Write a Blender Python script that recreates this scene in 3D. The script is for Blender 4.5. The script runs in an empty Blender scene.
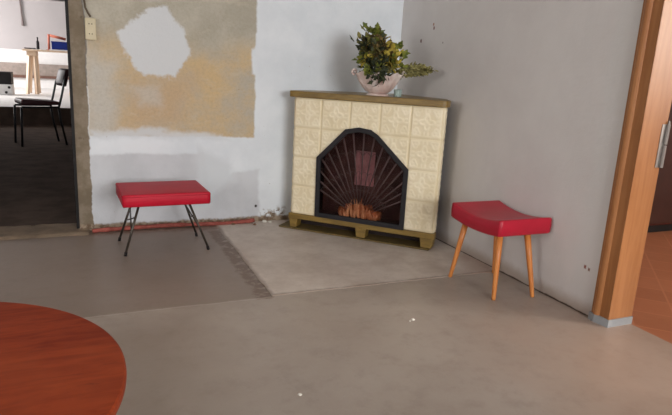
import bpy, bmesh, math, random
from mathutils import Vector, Matrix, noise
random.seed(7)
S = bpy.context.scene
PI = math.pi

# ------------------------------------------------------------------ camera
cam_d = bpy.data.cameras.new('camera'); cam = bpy.data.objects.new('camera', cam_d)
S.collection.objects.link(cam); S.camera = cam
cam_d.sensor_fit = 'HORIZONTAL'; cam_d.sensor_width = 36.0; cam_d.lens = 567 / 672 * 36.0
cam_d.clip_start = 0.02; cam_d.clip_end = 100
RGT = Vector((0.9173, -0.3947, 0.0530)); DWN = Vector((-0.0434, -0.2314, -0.9719)); FWD = Vector((0.3959, 0.8892, -0.2294))
FWD.normalize(); RGT = (RGT - FWD * RGT.dot(FWD)).normalized(); UP = RGT.cross(FWD)
m = Matrix((RGT, UP, -FWD)).transposed().to_4x4(); m.translation = Vector((-2.1247, -3.775, 1.05))
cam.matrix_world = m

# ------------------------------------------------------------------ world, lights, exposure
wd = bpy.data.worlds.new('world'); S.world = wd; wd.use_nodes = True
bg = wd.node_tree.nodes['Background']; bg.inputs[0].default_value = (0.75, 0.85, 1.0, 1); bg.inputs[1].default_value = 0.6
def area(name, loc, target, sx, sy, power, col):
    l = bpy.data.lights.new(name, 'AREA'); l.shape = 'RECTANGLE'; l.size = sx; l.size_y = sy; l.energy = power; l.color = col
    o = bpy.data.objects.new(name, l); S.collection.objects.link(o); o.location = loc
    o.rotation_euler = (Vector(target) - Vector(loc)).to_track_quat('-Z', 'Y').to_euler()
    return o
area('daylight_window_front', (-.95, -7.6, 1.55), (-.8, -2, .9), 2.0, 1.3, 165, (0.96, 0.985, 1.0))
area('daylight_window_left', (-6.25, -4.1, 1.55), (0, -1.6, 0.9), 1.3, 1.2, 48, (1.0, 0.97, 0.94))
area('daylight_side_room', (2.6, -4.3, 1.7), (0.6, -2.4, 0.4), 1.3, 1.2, 85, (1.0, 0.93, 0.85))
area('daylight_back_room', (-6.7, 10.0, 2.0), (-3, 11, 0.7), 2.4, 1.4, 235, (1.0, 0.97, 0.97))
S.view_settings.view_transform = 'Standard'; S.view_settings.look = 'None'
S.view_settings.gamma = 1.0; S.view_settings.use_curve_mapping = False
S.view_settings.exposure = 0.20

# ------------------------------------------------------------------ node helpers
def lin(c):
    f = lambda v: v / 12.92 if v <= .04045 else ((v + .055) / 1.055) ** 2.4
    return (f(c[0] / 255), f(c[1] / 255), f(c[2] / 255), 1)
class NT:
    def __init__(s, name, rough=.6, spec=.3, metal=0.0):
        s.m = bpy.data.materials.new(name); s.m.use_nodes = True
        s.t = s.m.node_tree; s.b = s.t.nodes['Principled BSDF']
        s.b.inputs['Roughness'].default_value = rough; s.b.inputs['Specular IOR Level'].default_value = spec
        s.b.inputs['Metallic'].default_value = metal
        s.co = s.t.nodes.new('ShaderNodeTexCoord').outputs['Object']
    def put(s, sock, v):
        if isinstance(v, bpy.types.NodeSocket): s.t.links.new(v, sock)
        else: sock.default_value = v
    def math(s, op, a, b=0.0, c=0.0):
        n = s.t.nodes.new('ShaderNodeMath'); n.operation = op
        s.put(n.inputs[0], a); s.put(n.inputs[1], b); s.put(n.inputs[2], c); return n.outputs[0]
    def vmath(s, op, a, b=(0, 0, 0)):
        n = s.t.nodes.new('ShaderNodeVectorMath'); n.operation = op
        s.put(n.inputs[0], a); s.put(n.inputs[1], b)
        return n.outputs['Value'] if op == 'DOT_PRODUCT' else n.outputs[0]
    def noise(s, scale, detail=4, rough=.6, vec=None, stretch=None, out='Fac', dist=0):
        v = vec or s.co
        if stretch: v = s.vmath('MULTIPLY', v, stretch)
        n = s.t.nodes.new('ShaderNodeTexNoise'); s.t.links.new(v, n.inputs['Vector'])
        n.inputs['Scale'].default_value = scale; n.inputs['Detail'].default_value = detail
        n.inputs['Roughness'].default_value = rough; n.inputs['Distortion'].default_value = dist
        return n.outputs[out]
    def rng(s, v, a, b, c=0.0, d=1.0):
        n = s.t.nodes.new('ShaderNodeMapRange'); n.interpolation_type = 'SMOOTHSTEP'
        s.put(n.inputs[0], v); n.inputs[1].default_value = a; n.inputs[2].default_value = b
        n.inputs[3].default_value = c; n.inputs[4].default_value = d; return n.outputs[0]
    def mix(s, f, a, b, mode='MIX'):
        n = s.t.nodes.new('ShaderNodeMix'); n.data_type = 'RGBA'; n.blend_type = mode
        s.put(n.inputs[0], f); s.put(n.inputs[6], a); s.put(n.inputs[7], b); return n.outputs[2]
    def warp(s, amt, scale, amt2=0, scale2=30):
        c = s.vmath('SUBTRACT', s.noise(scale, 3, .6, out='Color'), (.5, .5, .5))
        v = s.vmath('ADD', s.co, s.vmath('MULTIPLY', c, (amt * 2,) * 3))
        if amt2:
            c2 = s.vmath('SUBTRACT', s.noise(scale2, 3, .7, out='Color'), (.5, .5, .5))
            v = s.vmath('ADD', v, s.vmath('MULTIPLY', c2, (amt2 * 2,) * 3))
        return v
    def poly(s, vec, pts, soft, ax=(0, 2)):
        """mask of a convex polygon (pts in two axes of vec), smooth edge of width soft"""
        cx = sum(p[0] for p in pts) / len(pts); cy = sum(p[1] for p in pts) / len(pts); d = None
        for i in range(len(pts)):
            p, q = pts[i], pts[(i + 1) % len(pts)]
            nx, ny = q[1] - p[1], p[0] - q[0]; l = math.hypot(nx, ny); nx /= l; ny /= l
            if (cx - p[0]) * nx + (cy - p[1]) * ny < 0: nx, ny = -nx, -ny
            v = [0, 0, 0]; v[ax[0]] = nx; v[ax[1]] = ny
            e = s.math('SUBTRACT', s.vmath('DOT_PRODUCT', vec, tuple(v)), nx * p[0] + ny * p[1])
            d = e if d is None else s.math('MINIMUM', d, e)
        return s.rng(d, -soft, soft)
    def sep(s, vec, i):
        n = s.t.nodes.new('ShaderNodeSeparateXYZ'); s.t.links.new(vec, n.inputs[0]); return n.outputs[i]
    def col(s, v): s.put(s.b.inputs['Base Color'], v); return s
    def bump(s, h, dist=.002, strength=.6):
        n = s.t.nodes.new('ShaderNodeBump'); n.inputs['Strength'].default_value = strength
        n.inputs['Distance'].default_value = dist; s.put(n.inputs['Height'], h)
        s.t.links.new(n.outputs[0], s.b.inputs['Normal']); return s
def simple(name, c, rough=.6, spec=.3, metal=0.0, var=.12, scale=12, bump=0):
    n = NT(name, rough, spec, metal); c = lin(c)
    d = tuple(x * (1 - var) for x in c[:3]) + (1,); e = tuple(min(1, x * (1 + var)) for x in c[:3]) + (1,)
    f = n.noise(scale, 4)
    n.col(n.mix(n.rng(f, .3, .7), d, e))
    if bump: n.bump(n.noise(scale * 6, 3), bump)
    return n.m
def wood(name, c1, c2, stretch, scale=6, rough=.45, spec=.3):
    n = NT(name, rough, spec)
    a = n.noise(scale, 5, .65, stretch=stretch, dist=.4)
    n.col(n.mix(n.rng(a, .32, .68), lin(c1), lin(c2))); return n.m

# ------------------------------------------------------------------ mesh helpers
def link(name, bm, mat, parent=None, smooth=False, label=None, bevel=0, seg=2):
    me = bpy.data.meshes.new(name)
    bmesh.ops.recalc_face_normals(bm, faces=bm.faces[:]); bm.to_mesh(me); bm.free()
    o = bpy.data.objects.new(name, me); S.collection.objects.link(o)
    if mat: me.materials.append(mat)
    if smooth:
        for p in me.polygons: p.use_smooth = True
    if parent: o.parent = parent
    if label: o['label'] = label
    if bevel:
        b = o.modifiers.new('bevel', 'BEVEL'); b.width = bevel; b.segments = seg; b.limit_method = 'ANGLE'; b.angle_limit = .6
    return o
def tag(o, label, cat, group=None, kind=None):
    o['label'] = label; o['category'] = cat
    if group: o['group'] = group
    if kind: o['kind'] = kind
    return o
def empty(name, loc, label, cat, group=None):
    o = bpy.data.objects.new(name, None); o.empty_display_size = .05; S.collection.objects.link(o); o.location = loc
    return tag(o, label, cat, group)
def struct(o, label=None):
    o['kind'] = 'structure'
    if label: o['label'] = label
    return o
def box(bm, a, b):
    vs = [bm.verts.new((x, y, z)) for x in (a[0], b[0]) for y in (a[1], b[1]) for z in (a[2], b[2])]
    for f in ((0, 1, 3, 2), (4, 6, 7, 5), (0, 4, 5, 1), (2, 3, 7, 6), (0, 2, 6, 4), (1, 5, 7, 3)):
        bm.faces.new([vs[i] for i in f])
def prism(bm, pts, z0, z1):
    lo = [bm.verts.new((p[0], p[1], z0)) for p in pts]; hi = [bm.verts.new((p[0], p[1], z1)) for p in pts]
    bm.faces.new(lo[::-1]); bm.faces.new(hi); n = len(pts)
    for i in range(n): bm.faces.new((lo[i], lo[(i + 1) % n], hi[(i + 1) % n], hi[i]))
def tube(bm, pts, rad, n=10, cap=True):
    """tube along pts; rad a number or a list"""
    pts = [Vector(p) for p in pts]; rads = rad if isinstance(rad, (list, tuple)) else [rad] * len(pts); rings = []
    up = None
    for i, p in enumerate(pts):
        d = (pts[min(i + 1, len(pts) - 1)] - pts[max(i - 1, 0)]).normalized()
        if up is None: up = Vector((0, 0, 1)) if abs(d.z) < .9 else Vector((1, 0, 0))
        x = d.cross(up).normalized(); y = x.cross(d).normalized(); up = y
        rings.append([bm.verts.new(p + (x * math.cos(2 * PI * k / n) + y * math.sin(2 * PI * k / n)) * rads[i]) for k in range(n)])
    for a, b in zip(rings, rings[1:]):
        for k in range(n): bm.faces.new((a[k], a[(k + 1) % n], b[(k + 1) % n], b[k]))
    if cap: bm.faces.new(rings[0][::-1]); bm.faces.new(rings[-1])
def lathe(bm, prof, n=32, sx=1, sy=1, wob=None, close=True):
    rings = []
    for r, z in prof:
        ring = []
        for k in range(n):
            a = 2 * PI * k / n; rr, zz = (r, z) if wob is None else wob(a, r, z)
            ring.append(bm.verts.new((rr * math.cos(a) * sx, rr * math.sin(a) * sy, zz)))
        rings.append(ring)
    for a, b in zip(rings, rings[1:]):
        for k in range(n): bm.faces.new((a[k], a[(k + 1) % n], b[(k + 1) % n], b[k]))
    if close: bm.faces.new(rings[0][::-1]); bm.faces.new(rings[-1])
def mk(fn, *a, **k):
    bm = bmesh.new(); fn(bm, *a, **k); return bm

# ------------------------------------------------------------------ materials of the setting
def mat_wall_back():
    n = NT('patched_plaster', .85, .15)
    f1 = n.noise(3, 5); f2 = n.noise(25, 4, .7)
    white = n.mix(n.rng(f1, .35, .65), lin((222, 226, 230)), lin((233, 236, 239)))
    grey = n.mix(n.rng(n.noise(5, 4), .35, .65), lin((202, 203, 206)), lin((211, 212, 215)))
    w1 = n.warp(.02, 5, .008, 30); w2 = n.warp(.06, 4, .02, 22); w3 = n.warp(.10, 3, .02, 20); w3b = n.warp(.04, 7, .022, 34)
    c = white
    # lower grey skim coat and brushed white over it
    g = n.math('MAXIMUM', n.poly(w1, [(-2.12, .03), (-1.36, .03), (-1.42, .487), (-2.12, .485)], .012), n.poly(w1, [(-1.5, .03), (-1.04, .03), (-1.045, .375), (-1.22, .35), (-1.42, .17)], .014))
    g2 = n.poly(w2, [(-1.46, .52), (-1.24, .42), (-1.22, .30), (-1.40, .17), (-1.46, .24)], .03)
    c = n.mix(g, c, grey); c = n.mix(n.math('MULTIPLY', g2, .9), c, lin((214, 217, 220)))
    # ochre area
    och = n.mix(n.rng(n.noise(3.2, 5, .65), .35, .68), lin((208, 180, 138)), lin((188, 178, 162)))
    och = n.mix(n.rng(n.noise(14, 4, .7), .58, .75), och, lin((192, 162, 126)))
    upper = n.mix(n.rng(n.noise(4, 5), .35, .7), lin((176, 168, 152)), lin((194, 187, 172)))
    zz = n.sep(w3, 2); xx = n.sep(w3, 0)
    och = n.mix(n.rng(zz, 1.05, 1.30), och, upper)
    och = n.mix(n.math('MULTIPLY', n.poly(w3, [(-2.13, .55), (-1.97, .55), (-1.95, 1.05), (-2.13, 1.08)], .07), .8), och, lin((200, 196, 188)))
    och = n.mix(n.poly(w3, [(-1.87, .66), (-1.60, .66), (-1.50, .98), (-1.86, .96)], .10), och, lin((200, 172, 138)))
    och = n.mix(n.math('MULTIPLY', n.poly(w2, [(-1.86, .90), (-1.70, .92), (-1.68, .80), (-1.82, .78)], .04), .55), och, lin((206, 204, 198)))
    och = n.mix(n.math('MULTIPLY', n.poly(w2, [(-2.0, 1.44), (-1.7, 1.42), (-1.62, 1.60), (-2.0, 1.60)], .03), .6), och, lin((212, 212, 208)))
    m1 = n.poly(w1, [(-2.115, .603), (-1.085, .597), (-1.083, 3.2), (-2.115, 3.2)], .008)
    bite = n.poly(w1, [(-1.108, 1.02), (-1.0, 1.0), (-1.0, 1.22), (-1.112, 1.18)], .01); m1 = n.math('MULTIPLY', m1, n.math('SUBTRACT', 1.0, bite))
    och = n.mix(n.math('MULTIPLY', n.rng(n.noise(55, 4, .75), .4, .7), .25), och, lin((150, 138, 118))); och = n.mix(n.math('MULTIPLY', n.rng(n.noise(7, 5, .8, stretch=(1, 1, 2)), .5, .7), .35), och, lin((206, 196, 176)))
    c = n.mix(m1, c, och)
    blob = n.poly(w3b, [(-1.935, 1.22), (-1.76, 1.38), (-1.63, 1.40), (-1.575, 1.29), (-1.487, 1.166), (-1.52, 1.08), (-1.61, .975), (-1.79, .985), (-1.86, 1.04)], .012)
    c = n.mix(blob, c, lin((216, 217, 218)))
    # smear of white along the lower border
    c = n.mix(n.math('MULTIPLY', n.poly(w2, [(-2.1, .585), (-1.25, .58), (-1.3, .625), (-2.1, .64)], .02), .8), c, lin((218, 221, 224)))
    # plastered strip beside the doorway
    strip = n.mix(n.rng(n.noise(6, 5, .7), .4, .65), lin((124, 110, 92)), lin((146, 133, 116)))
    strip = n.mix(n.rng(n.noise(9, 4, .7), .62, .72), strip, lin((96, 84, 70)))
    c = n.mix(n.poly(w1, [(-2.30, -.1), (-2.118, -.1), (-2.118, 3.2), (-2.30, 3.2)], .004), c, strip)
    crack = n.poly(w1, [(-2.121, .9), (-2.112, .9), (-2.112, 3.2), (-2.121, 3.2)], .003)
    c = n.mix(n.math('MULTIPLY', crack, .7), c, lin((92, 80, 66)))
    # bare broken foot of the wall
    z = n.sep(n.warp(.018, 9, .012, 40), 2)
    dirt = n.mix(n.rng(f2, .4, .6), lin((112, 92, 74)), lin((160, 142, 122)))
    foot = n.rng(z, .030, .048, 1, 0)
    peel = n.math('MULTIPLY', n.poly(w2, [(-1.03, 0), (-.85, 0), (-.85, .10), (-1.03, .09)], .02), n.rng(n.noise(22, 4, .7), .45, .55))
    c = n.mix(n.math('MAXIMUM', foot, peel), c, dirt)
    # dark plug hole and scratches
    hole = n.poly(n.co, [(-1.062 + .009 * math.cos(k * PI / 4), .115 + .010 * math.sin(k * PI / 4)) for k in range(8)], .004)
    c = n.mix(hole, c, lin((40, 34, 32)))
    sp = n.math('MULTIPLY', n.rng(n.noise(38, 2, .5), .74, .78), .5)
    c = n.mix(sp, c, lin((150, 130, 105)))
    n.col(c).bump(n.math('ADD', n.noise(18, 5, .7), n.math('MULTIPLY', m1, .3)), .006, .5)
    return n.m
def mat_wall_right():
    n = NT('grey_painted_plaster', .8, .15)
    a = n.noise(2.2, 5, .6); b = n.noise(6, 4, .6, stretch=(1, 1, .15))
    c = n.mix(n.rng(a, .3, .7), lin((212, 206, 203)), lin((220, 215, 212)))
    c = n.mix(n.math('MULTIPLY', n.rng(b, .5, .7), .5), c, lin((212, 207, 204)))
    w = n.warp(.03, 5, .01, 30)
    c = n.mix(n.math('MULTIPLY', n.poly(w, [(-2.03, .05), (-1.86, .05), (-1.90, 2.5), (-2.03, 2.5)], .03, (1, 2)), .6), c, lin((214, 211, 208)))
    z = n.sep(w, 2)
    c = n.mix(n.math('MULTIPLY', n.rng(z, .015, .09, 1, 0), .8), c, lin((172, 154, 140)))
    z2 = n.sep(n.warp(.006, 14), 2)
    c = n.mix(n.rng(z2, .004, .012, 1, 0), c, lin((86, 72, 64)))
    for (y, zc, r, cc) in ((-.282, 1.299, .008, (96, 50, 40)), (-.431, 1.377, .007, (110, 56, 36)), (-.424, 1.40, .006, (160, 100, 70)), (-1.925, .226, .006, (130, 66, 50)), (-1.95, .222, .005, (120, 80, 60)), (-.55, 1.28, .004, (120, 100, 90))):
        d = n.poly(n.warp(.006, 30), [(y - r, zc - r * 1.3), (y + r, zc - r * 1.3), (y + r, zc + r * 1.3), (y - r, zc + r * 1.3)], r * .7, (1, 2))
        c = n.mix(d, c, lin(cc))
    n.col(c).bump(n.noise(14, 5, .7), .005, .45)
    return n.m
def mat_floor():
    n = NT('worn_concrete', .42, .5)
    a = n.noise(1.3, 6, .6); b = n.noise(9, 5, .7); c0 = n.noise(60, 3, .7)
    c = n.mix(n.rng(a, .3, .7), lin((160, 145, 133)), lin((172, 159, 148)))
    c = n.mix(n.math('MULTIPLY', n.rng(b, .45, .75), .35), c, lin((128, 112, 100)))
    c = n.mix(n.math('MULTIPLY', n.rng(c0, .55, .8), .3), c, lin((172, 162, 152)))
    w = n.warp(.03, 7, .02, 26)
    # older browner field left of the hearth slab
    c = n.mix(n.math('MULTIPLY', n.poly(w, [(-4, -1.35), (-1.36, -1.35), (-1.36, .2), (-4, .2)], .02, (0, 1)), .62), c, lin((116, 97, 85)))
    c = n.mix(n.math('MULTIPLY', n.poly(n.warp(.35, 1.6, .05, 9), [(-4.5, -2.6), (-1.9, -2.5), (-1.55, -1.355), (-4.5, -1.355)], .28, (0, 1)), .62), c, lin((122, 105, 91)))  # near-left floor: fall-off of the light painted into the concrete colour
    # reddish reflection of the side room, put into the floor colour
    c = n.mix(n.math('MULTIPLY', n.poly(n.warp(.3, 2), [(-.9, -3.4), (.2, -3.4), (.2, -1.9), (-.5, -2.1)], .35, (0, 1)), .45), c, lin((176, 140, 118)))
    # crumbled joint
    j = n.math('MULTIPLY', n.poly(w, [(-1.425, -1.36), (-1.345, -1.36), (-1.345, -.15), (-1.425, -.15)], .012, (0, 1)), n.rng(n.noise(16, 4, .7), .38, .52))
    c = n.mix(n.math('MULTIPLY', j, .85), c, lin((104, 80, 64)))
    l = n.poly(n.warp(.012, 6), [(-4, -1.365), (-1.36, -1.355), (-1.36, -1.347), (-4, -1.357)], .004, (0, 1))
    c = n.mix(n.math('MULTIPLY', l, .4), c, lin((196, 184, 172)))
    # dust and rubble along the back wall
    d = n.math('MULTIPLY', n.poly(n.warp(.04, 6, .03, 24), [(-2.2, -.10), (-.9, -.16), (-.9, .1), (-2.2, .1)], .03, (0, 1)), n.rng(n.noise(20, 4, .7), .42, .6))
    c = n.mix(n.math('MULTIPLY', d, .7), c, lin((104, 82, 68)))
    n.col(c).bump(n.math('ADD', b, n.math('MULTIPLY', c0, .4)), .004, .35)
    return n.m
def mat_slab():
    n = NT('pale_screed', .5, .4)
    a = n.noise(3.5, 7, .68); c0 = n.noise(30, 3, .7)
    c = n.mix(n.rng(a, .3, .7), lin((184, 168, 156)), lin((210, 198, 188)))
    c = n.mix(n.math('MULTIPLY', n.rng(c0, .55, .8), .3), c, lin((150, 132, 118)))
    w = n.warp(.015, 9, .01, 30)
    e = n.math('SUBTRACT', 1.0, n.poly(w, [(-1.335, -1.325), (.2, -1.325), (.2, .2), (-1.335, .2)], .012, (0, 1)))
    c = n.mix(n.math('MULTIPLY', e, .6), c, lin((120, 100, 86)))
    c = n.mix(n.math('MULTIPLY', n.poly(n.warp(.05, 4), [(-.25, -1.5), (.1, -1.5), (.1, -1.0), (-.1, -1.0)], .08, (0, 1)), .4), c, lin((150, 112, 96)))
    n.col(c).bump(a, .004, .3); return n.m
M_floor = mat_floor(); M_slab = mat_slab(); M_back = mat_wall_back(); M_right = mat_wall_right()
M_plain = simple('plain_plaster', (196, 196, 198), .85, .1, var=.04, scale=3)
M_ceil = simple('ceiling_paint', (214, 214, 212), .9, .1, var=.03)
M_frame = wood('varnished_pine', (152, 98, 56), (168, 114, 70), (3, 3, .25), 9, .38, .4)
M_dark = simple('black_steel_frame', (24, 20, 20), .6, .3)
M_sill = simple('worn_sill', (132, 114, 96), .8, .2, var=.2, scale=8, bump=.004)
M_dfloor = simple('dark_carpet', (90, 76, 68), .95, .05, var=.2, scale=5)
M_white = simple('white_paint', (226, 224, 222), .5, .3, var=.03)

# ------------------------------------------------------------------ structure: main room
X0, Y0, HC = -6.5, -7.8, 2.75
def grid(bm, a, u, v, nu, nv):
    a, u, v = Vector(a), Vector(u), Vector(v)
    g = [[bm.verts.new(a + u * (i / nu) + v * (j / nv)) for j in range(nv + 1)] for i in range(nu + 1)]
    for i in range(nu):
        for j in range(nv): bm.faces.new((g[i][j], g[i + 1][j], g[i + 1][j + 1], g[i][j + 1]))
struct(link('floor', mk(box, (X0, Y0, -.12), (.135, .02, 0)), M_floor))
bm = bmesh.new()   # hearth slab with a slightly crumbled edge
pts = [(-.001, -.001)]
for i in range(41): pts.append((-1.350 + random.uniform(-.006, .006), -.001 - 1.338 * i / 40))
for i in range(1, 41): pts.append((-1.350 + 1.349 * i / 40, -1.340 + random.uniform(-.003, .003)))
prism(bm, pts, -.02, .003)
struct(link('floor_hearth_slab', bm, M_slab), 'paler concrete slab set into the floor in front of the fireplace')
T = .16
bm = bmesh.new(); box(bm, (-2.20, 0, -.12), (.15, T, HC)); box(bm, (X0, 0, -.12), (-3.25, T, HC)); box(bm, (-3.25, 0, 2.02), (-2.20, T, HC))
struct(link('wall_back', bm, M_back))
bm = bmesh.new(); box(bm, (0, -2.045, -.12), (.15, 0, HC)); box(bm, (0, Y0, -.12), (.15, -3.02, HC)); box(bm, (0, -3.02, 2.04), (.15, -2.045, HC))
struct(link('wall_right', bm, M_right))
bm = bmesh.new(); y0, y1 = -4.75, -3.45
box(bm, (X0 - .15, Y0, -.12), (X0, y0, HC)); box(bm, (X0 - .15, y1, -.12), (X0, T, HC)); box(bm, (X0 - .15, y0, -.12), (X0, y1, .9)); box(bm, (X0 - .15, y0, 2.1), (X0, y1, HC))
struct(link('wall_left', bm, M_plain))
bm = bmesh.new(); x0, x1 = -2.0, .0
box(bm, (X0, Y0 - .15, -.12), (x0, Y0, HC)); box(bm, (x1, Y0 - .15, -.12), (.15, Y0, HC)); box(bm, (x0, Y0 - .15, -.12), (x1, Y0, .88)); box(bm, (x0, Y0 - .15, 2.22), (x1, Y0, HC))
struct(link('wall_front', bm, M_plain))
struct(link('ceiling', mk(box, (X0 - .15, Y0 - .15, HC), (.15, T, HC + .1)), M_ceil))
bm = bmesh.new()
for a in (x0, (x0 + x1) / 2 - .03, x1 - .06): box(bm, (a, Y0 - .1, .88), (a + .06, Y0 - .04, 2.22))
for z in (.88, 2.16): box(bm, (x0, Y0 - .1, z), (x1, Y0 - .04, z + .06))
w = struct(link('window_1', bm, M_white))
bm = bmesh.new()
for a in (y0, y1 - .06, (y0 + y1) / 2 - .03): box(bm, (X0 - .1, a, .9), (X0 - .04, a + .06, 2.1))
for z in (.9, 2.04): box(bm, (X0 - .1, y0, z), (X0 - .04, y1, z + .06))
struct(link('window_2', bm, M_white))

# doorway to the back room: dark steel lining and worn sill
bm = bmesh.new(); box(bm, (-2.213, -.004, .02), (-2.196, T + .01, 2.02)); box(bm, (-3.25, -.004, .02), (-3.22, T + .01, 2.02)); box(bm, (-3.25, -.004, 1.99), (-2.196, T + .01, 2.02))
struct(link('door_1_frame', bm, M_dark), 'dark lining of the doorway in the back wall')
bm = bmesh.new(); grid(bm, (-3.26, -.10, .012), (1.115, 0, 0), (0, .27, 0), 60, 12)
for v in bm.verts:
    v.co.z += .005 * noise.noise(v.co * 14) - (.014 if v.co.y < -.08 else 0); v.co.y += .004 * noise.noise(v.co * 9)
struct(link('threshold_trim', bm, M_sill, smooth=True), 'worn brown sill across the doorway')
# side door: lining, casing, metal foot strips
M_zinc = simple('grey_primer', (150, 152, 154), .5, .4, var=.08)
fr = struct(link('door_2_frame', mk(box, (-.008, -2.105, .035), (.140, -2.045, 2.0)), M_frame, bevel=.002), 'orange varnished wooden frame of the side doorway')
bm = bmesh.new(); box(bm, (-.014, -3.02, .035), (.140, -2.96, 2.0)); link('far_jamb', bm, M_frame, fr)
bm = bmesh.new(); box(bm, (-.014, -3.02, 1.98), (.140, -2.045, 2.04)); link('head_jamb', bm, M_frame, fr)
bm = bmesh.new()   # casing: outer bead, hollow, flat
prof = [(0, -2.008), (-.009, -2.008), (-.010, -2.018), (-.014, -2.021), (-.020, -2.027), (-.022, -2.036), (-.020, -2.046), (-.014, -2.052), (-.008, -2.054), (-.007, -2.098), (-.010, -2.101), (-.010, -2.1045), (0, -2.1045)]
prism(bm, prof, .035, 2.05); link('casing', bm, M_frame, fr)
bm = bmesh.new(); box(bm, (-.026, -3.06, .035), (-.0145, -2.965, 2.05)); link('casing', bm, M_frame, fr)
bm = bmesh.new(); box(bm, (-.020, -2.965, 1.985), (-.0145, -2.107, 2.05)); link('casing', bm, M_frame, fr)
bm = bmesh.new(); prism(bm, [(0, -2.004), (-.020, -2.004), (-.024, -2.036), (-.012, -2.109), (.142, -2.109), (.142, -2.05), (0, -2.05)], 0, .036)
link('foot_plinth', bm, M_zinc, fr, label='grey painted foot of the frame')
bm = bmesh.new()
tube(bm, [(.138, -2.112, .73), (.138, -2.112, .825)], .008, 12); tube(bm, [(.138, -2.112, .83), (.138, -2.112, .915)], .008, 12); tube(bm, [(.138, -2.112, .915), (.138, -2.112, .93)], [.006, .003], 12)
box(bm, (.108, -2.1075, .73), (.135, -2.105, .915))
link('hinge', bm, simple('zinc_hinge', (150, 146, 142), .4, .5, .6), fr, label='grey metal hinge')

# side room
n = NT('terracotta_tiles', .4, .4)
cs = n.vmath('MULTIPLY', n.co, (1, 1, 0))
br = n.t.nodes.new('ShaderNodeTexBrick'); rot = n.t.nodes.new('ShaderNodeMapping'); rot.inputs['Rotation'].default_value = (0, 0, PI / 4)
n.t.links.new(n.co, rot.inputs[0]); n.t.links.new(rot.outputs[0], br.inputs['Vector'])
br.offset = 0; br.inputs['Scale'].default_value = 1; br.inputs['Brick Width'].default_value = .20; br.inputs['Row Height'].default_value = .20; br.inputs['Mortar Size'].default_value = .006; br.inputs['Mortar Smooth'].default_value = .3
br.inputs['Color1'].default_value = lin((172, 108, 76)); br.inputs['Color2'].default_value = lin((160, 100, 70)); br.inputs['Mortar'].default_value = lin((180, 118, 86))
n.col(n.mix(n.math('MULTIPLY', n.rng(n.noise(6, 4), .4, .7), .4), br.outputs['Color'], lin((178, 118, 86))))
struct(link('floor_side_room', mk(box, (.135, -5.2, -.12), (3.6, 1.2, -.002)), n.m))
bm = bmesh.new(); box(bm, (3.6, -5.2, -.12), (3.7, 1.2, HC)); box(bm, (.15, 1.2, -.12), (3.7, 1.3, HC)); box(bm, (.15, -5.3, -.12), (3.7, -5.2, HC))
struct(link('wall_side_room', bm, M_plain)); struct(link('ceiling_side_room', mk(box, (.15, -5.2, HC), (3.7, 1.2, HC + .1)), M_ceil))
# dark red-brown wardrobe seen past the jamb
M_mah = wood('dark_mahogany', (84, 34, 26), (60, 26, 22), (2, 2, .3), 8, .35, .4)
t = empty('wardrobe', (2.0, -.7, 0), 'dark reddish-brown wooden cupboard in the side room behind the orange door frame', 'wardrobe')
W_ = lambda a, b: mk(box, a, b)
link('body', W_((-.42, -.24, .06), (.8, .3, 1.45)), M_mah, t, bevel=.004)
link('door', W_((-.41, -.262, .08), (.185, -.241, 1.42)), simple('dark_door_panel', (60, 34, 28), .4, .4), t, bevel=.004)
link('door', W_((.195, -.262, .08), (.79, -.241, 1.42)), simple('dark_door_panel', (60, 34, 28), .4, .4), t, bevel=.004)
link('plinth', W_((-.40, -.22, 0), (.78, .28, .0595)), M_dark, t)
link('top', W_((-.44, -.27, 1.4505), (.82, .31, 1.48)), M_mah, t, bevel=.004)

# back room beyond the doorway
struct(link('floor_back_room', mk(box, (-7.4, T, -.1), (.6, 6.45, .01)), M_dfloor))
M_bright = simple('bright_floor', (232, 230, 228), .6, .3, var=.02)
struct(link('floor_raised_platform', mk(box, (-7.4, 6.45, -.1), (.6, 13.0, .28)), M_bright), 'white raised floor level at the far end of the back room')
struct(link('trim_riser', mk(box, (-7.4, 6.43, .01), (.6, 6.449, .279)), M_dfloor), 'dark front of the raised platform')
M_far = simple('pale_lilac_wall', (178, 173, 173), .85, .1, var=.04, scale=1.2)
bm = bmesh.new(); box(bm, (-7.5, 13, -.1), (.7, 13.15, 3.2)); struct(link('wall_far', bm, M_far))
bm = bmesh.new(); box(bm, (-7.5, T, -.1), (-7.4, 13, 3.2)); box(bm, (.6, T, -.1), (.7, 13, 3.2)); struct(link('wall_back_room_sides', bm, M_far))
struct(link('ceiling_back_room', mk(box, (-7.5, T, 3.0), (.7, 13.1, 3.2)), M_ceil))
struct(link('wall_light_baffle', mk(box, (-7.4, 6.2, 1.9), (.6, 6.3, 3.0)), M_far), 'beam hanging across the back room ceiling')  # beam added to keep the far-end light off the dark near floor
struct(link('trim_far_white', mk(box, (-7.4, 12.985, .89), (.6, 12.999, 1.22)), M_white), 'white band along the far wall')
struct(link('trim_far_lower', mk(box, (-7.4, 12.96, .281), (.6, 12.999, .529)), M_bright), 'white lower part of the far wall')
struct(link('trim_far_grey', mk(box, (-7.4, 12.9, .60), (.6, 12.999, .89)), simple('grey_brown_band', (150, 138, 130), .8, .2)), 'grey-brown band along the far wall')
struct(link('trim_far_brown', mk(box, (-7.4, 12.88, .53), (.6, 12.999, .60)), simple('brown_rail', (112, 84, 74), .7, .2)), 'brown rail low on the far wall')
tag(link('hanging_cable', mk(tube, [(-3.535, 12.96, 2.99), (-3.522, 12.96, 2.41), (-3.50, 12.96, 1.95), (-3.495, 12.96, 1.84), (-3.494, 12.96, 1.80)], [.018, .018, .02, .03, .034], 8), simple('cable_grey', (118, 106, 104), .6)), 'grey cable hanging down the far wall of the back room', 'cable')

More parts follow.
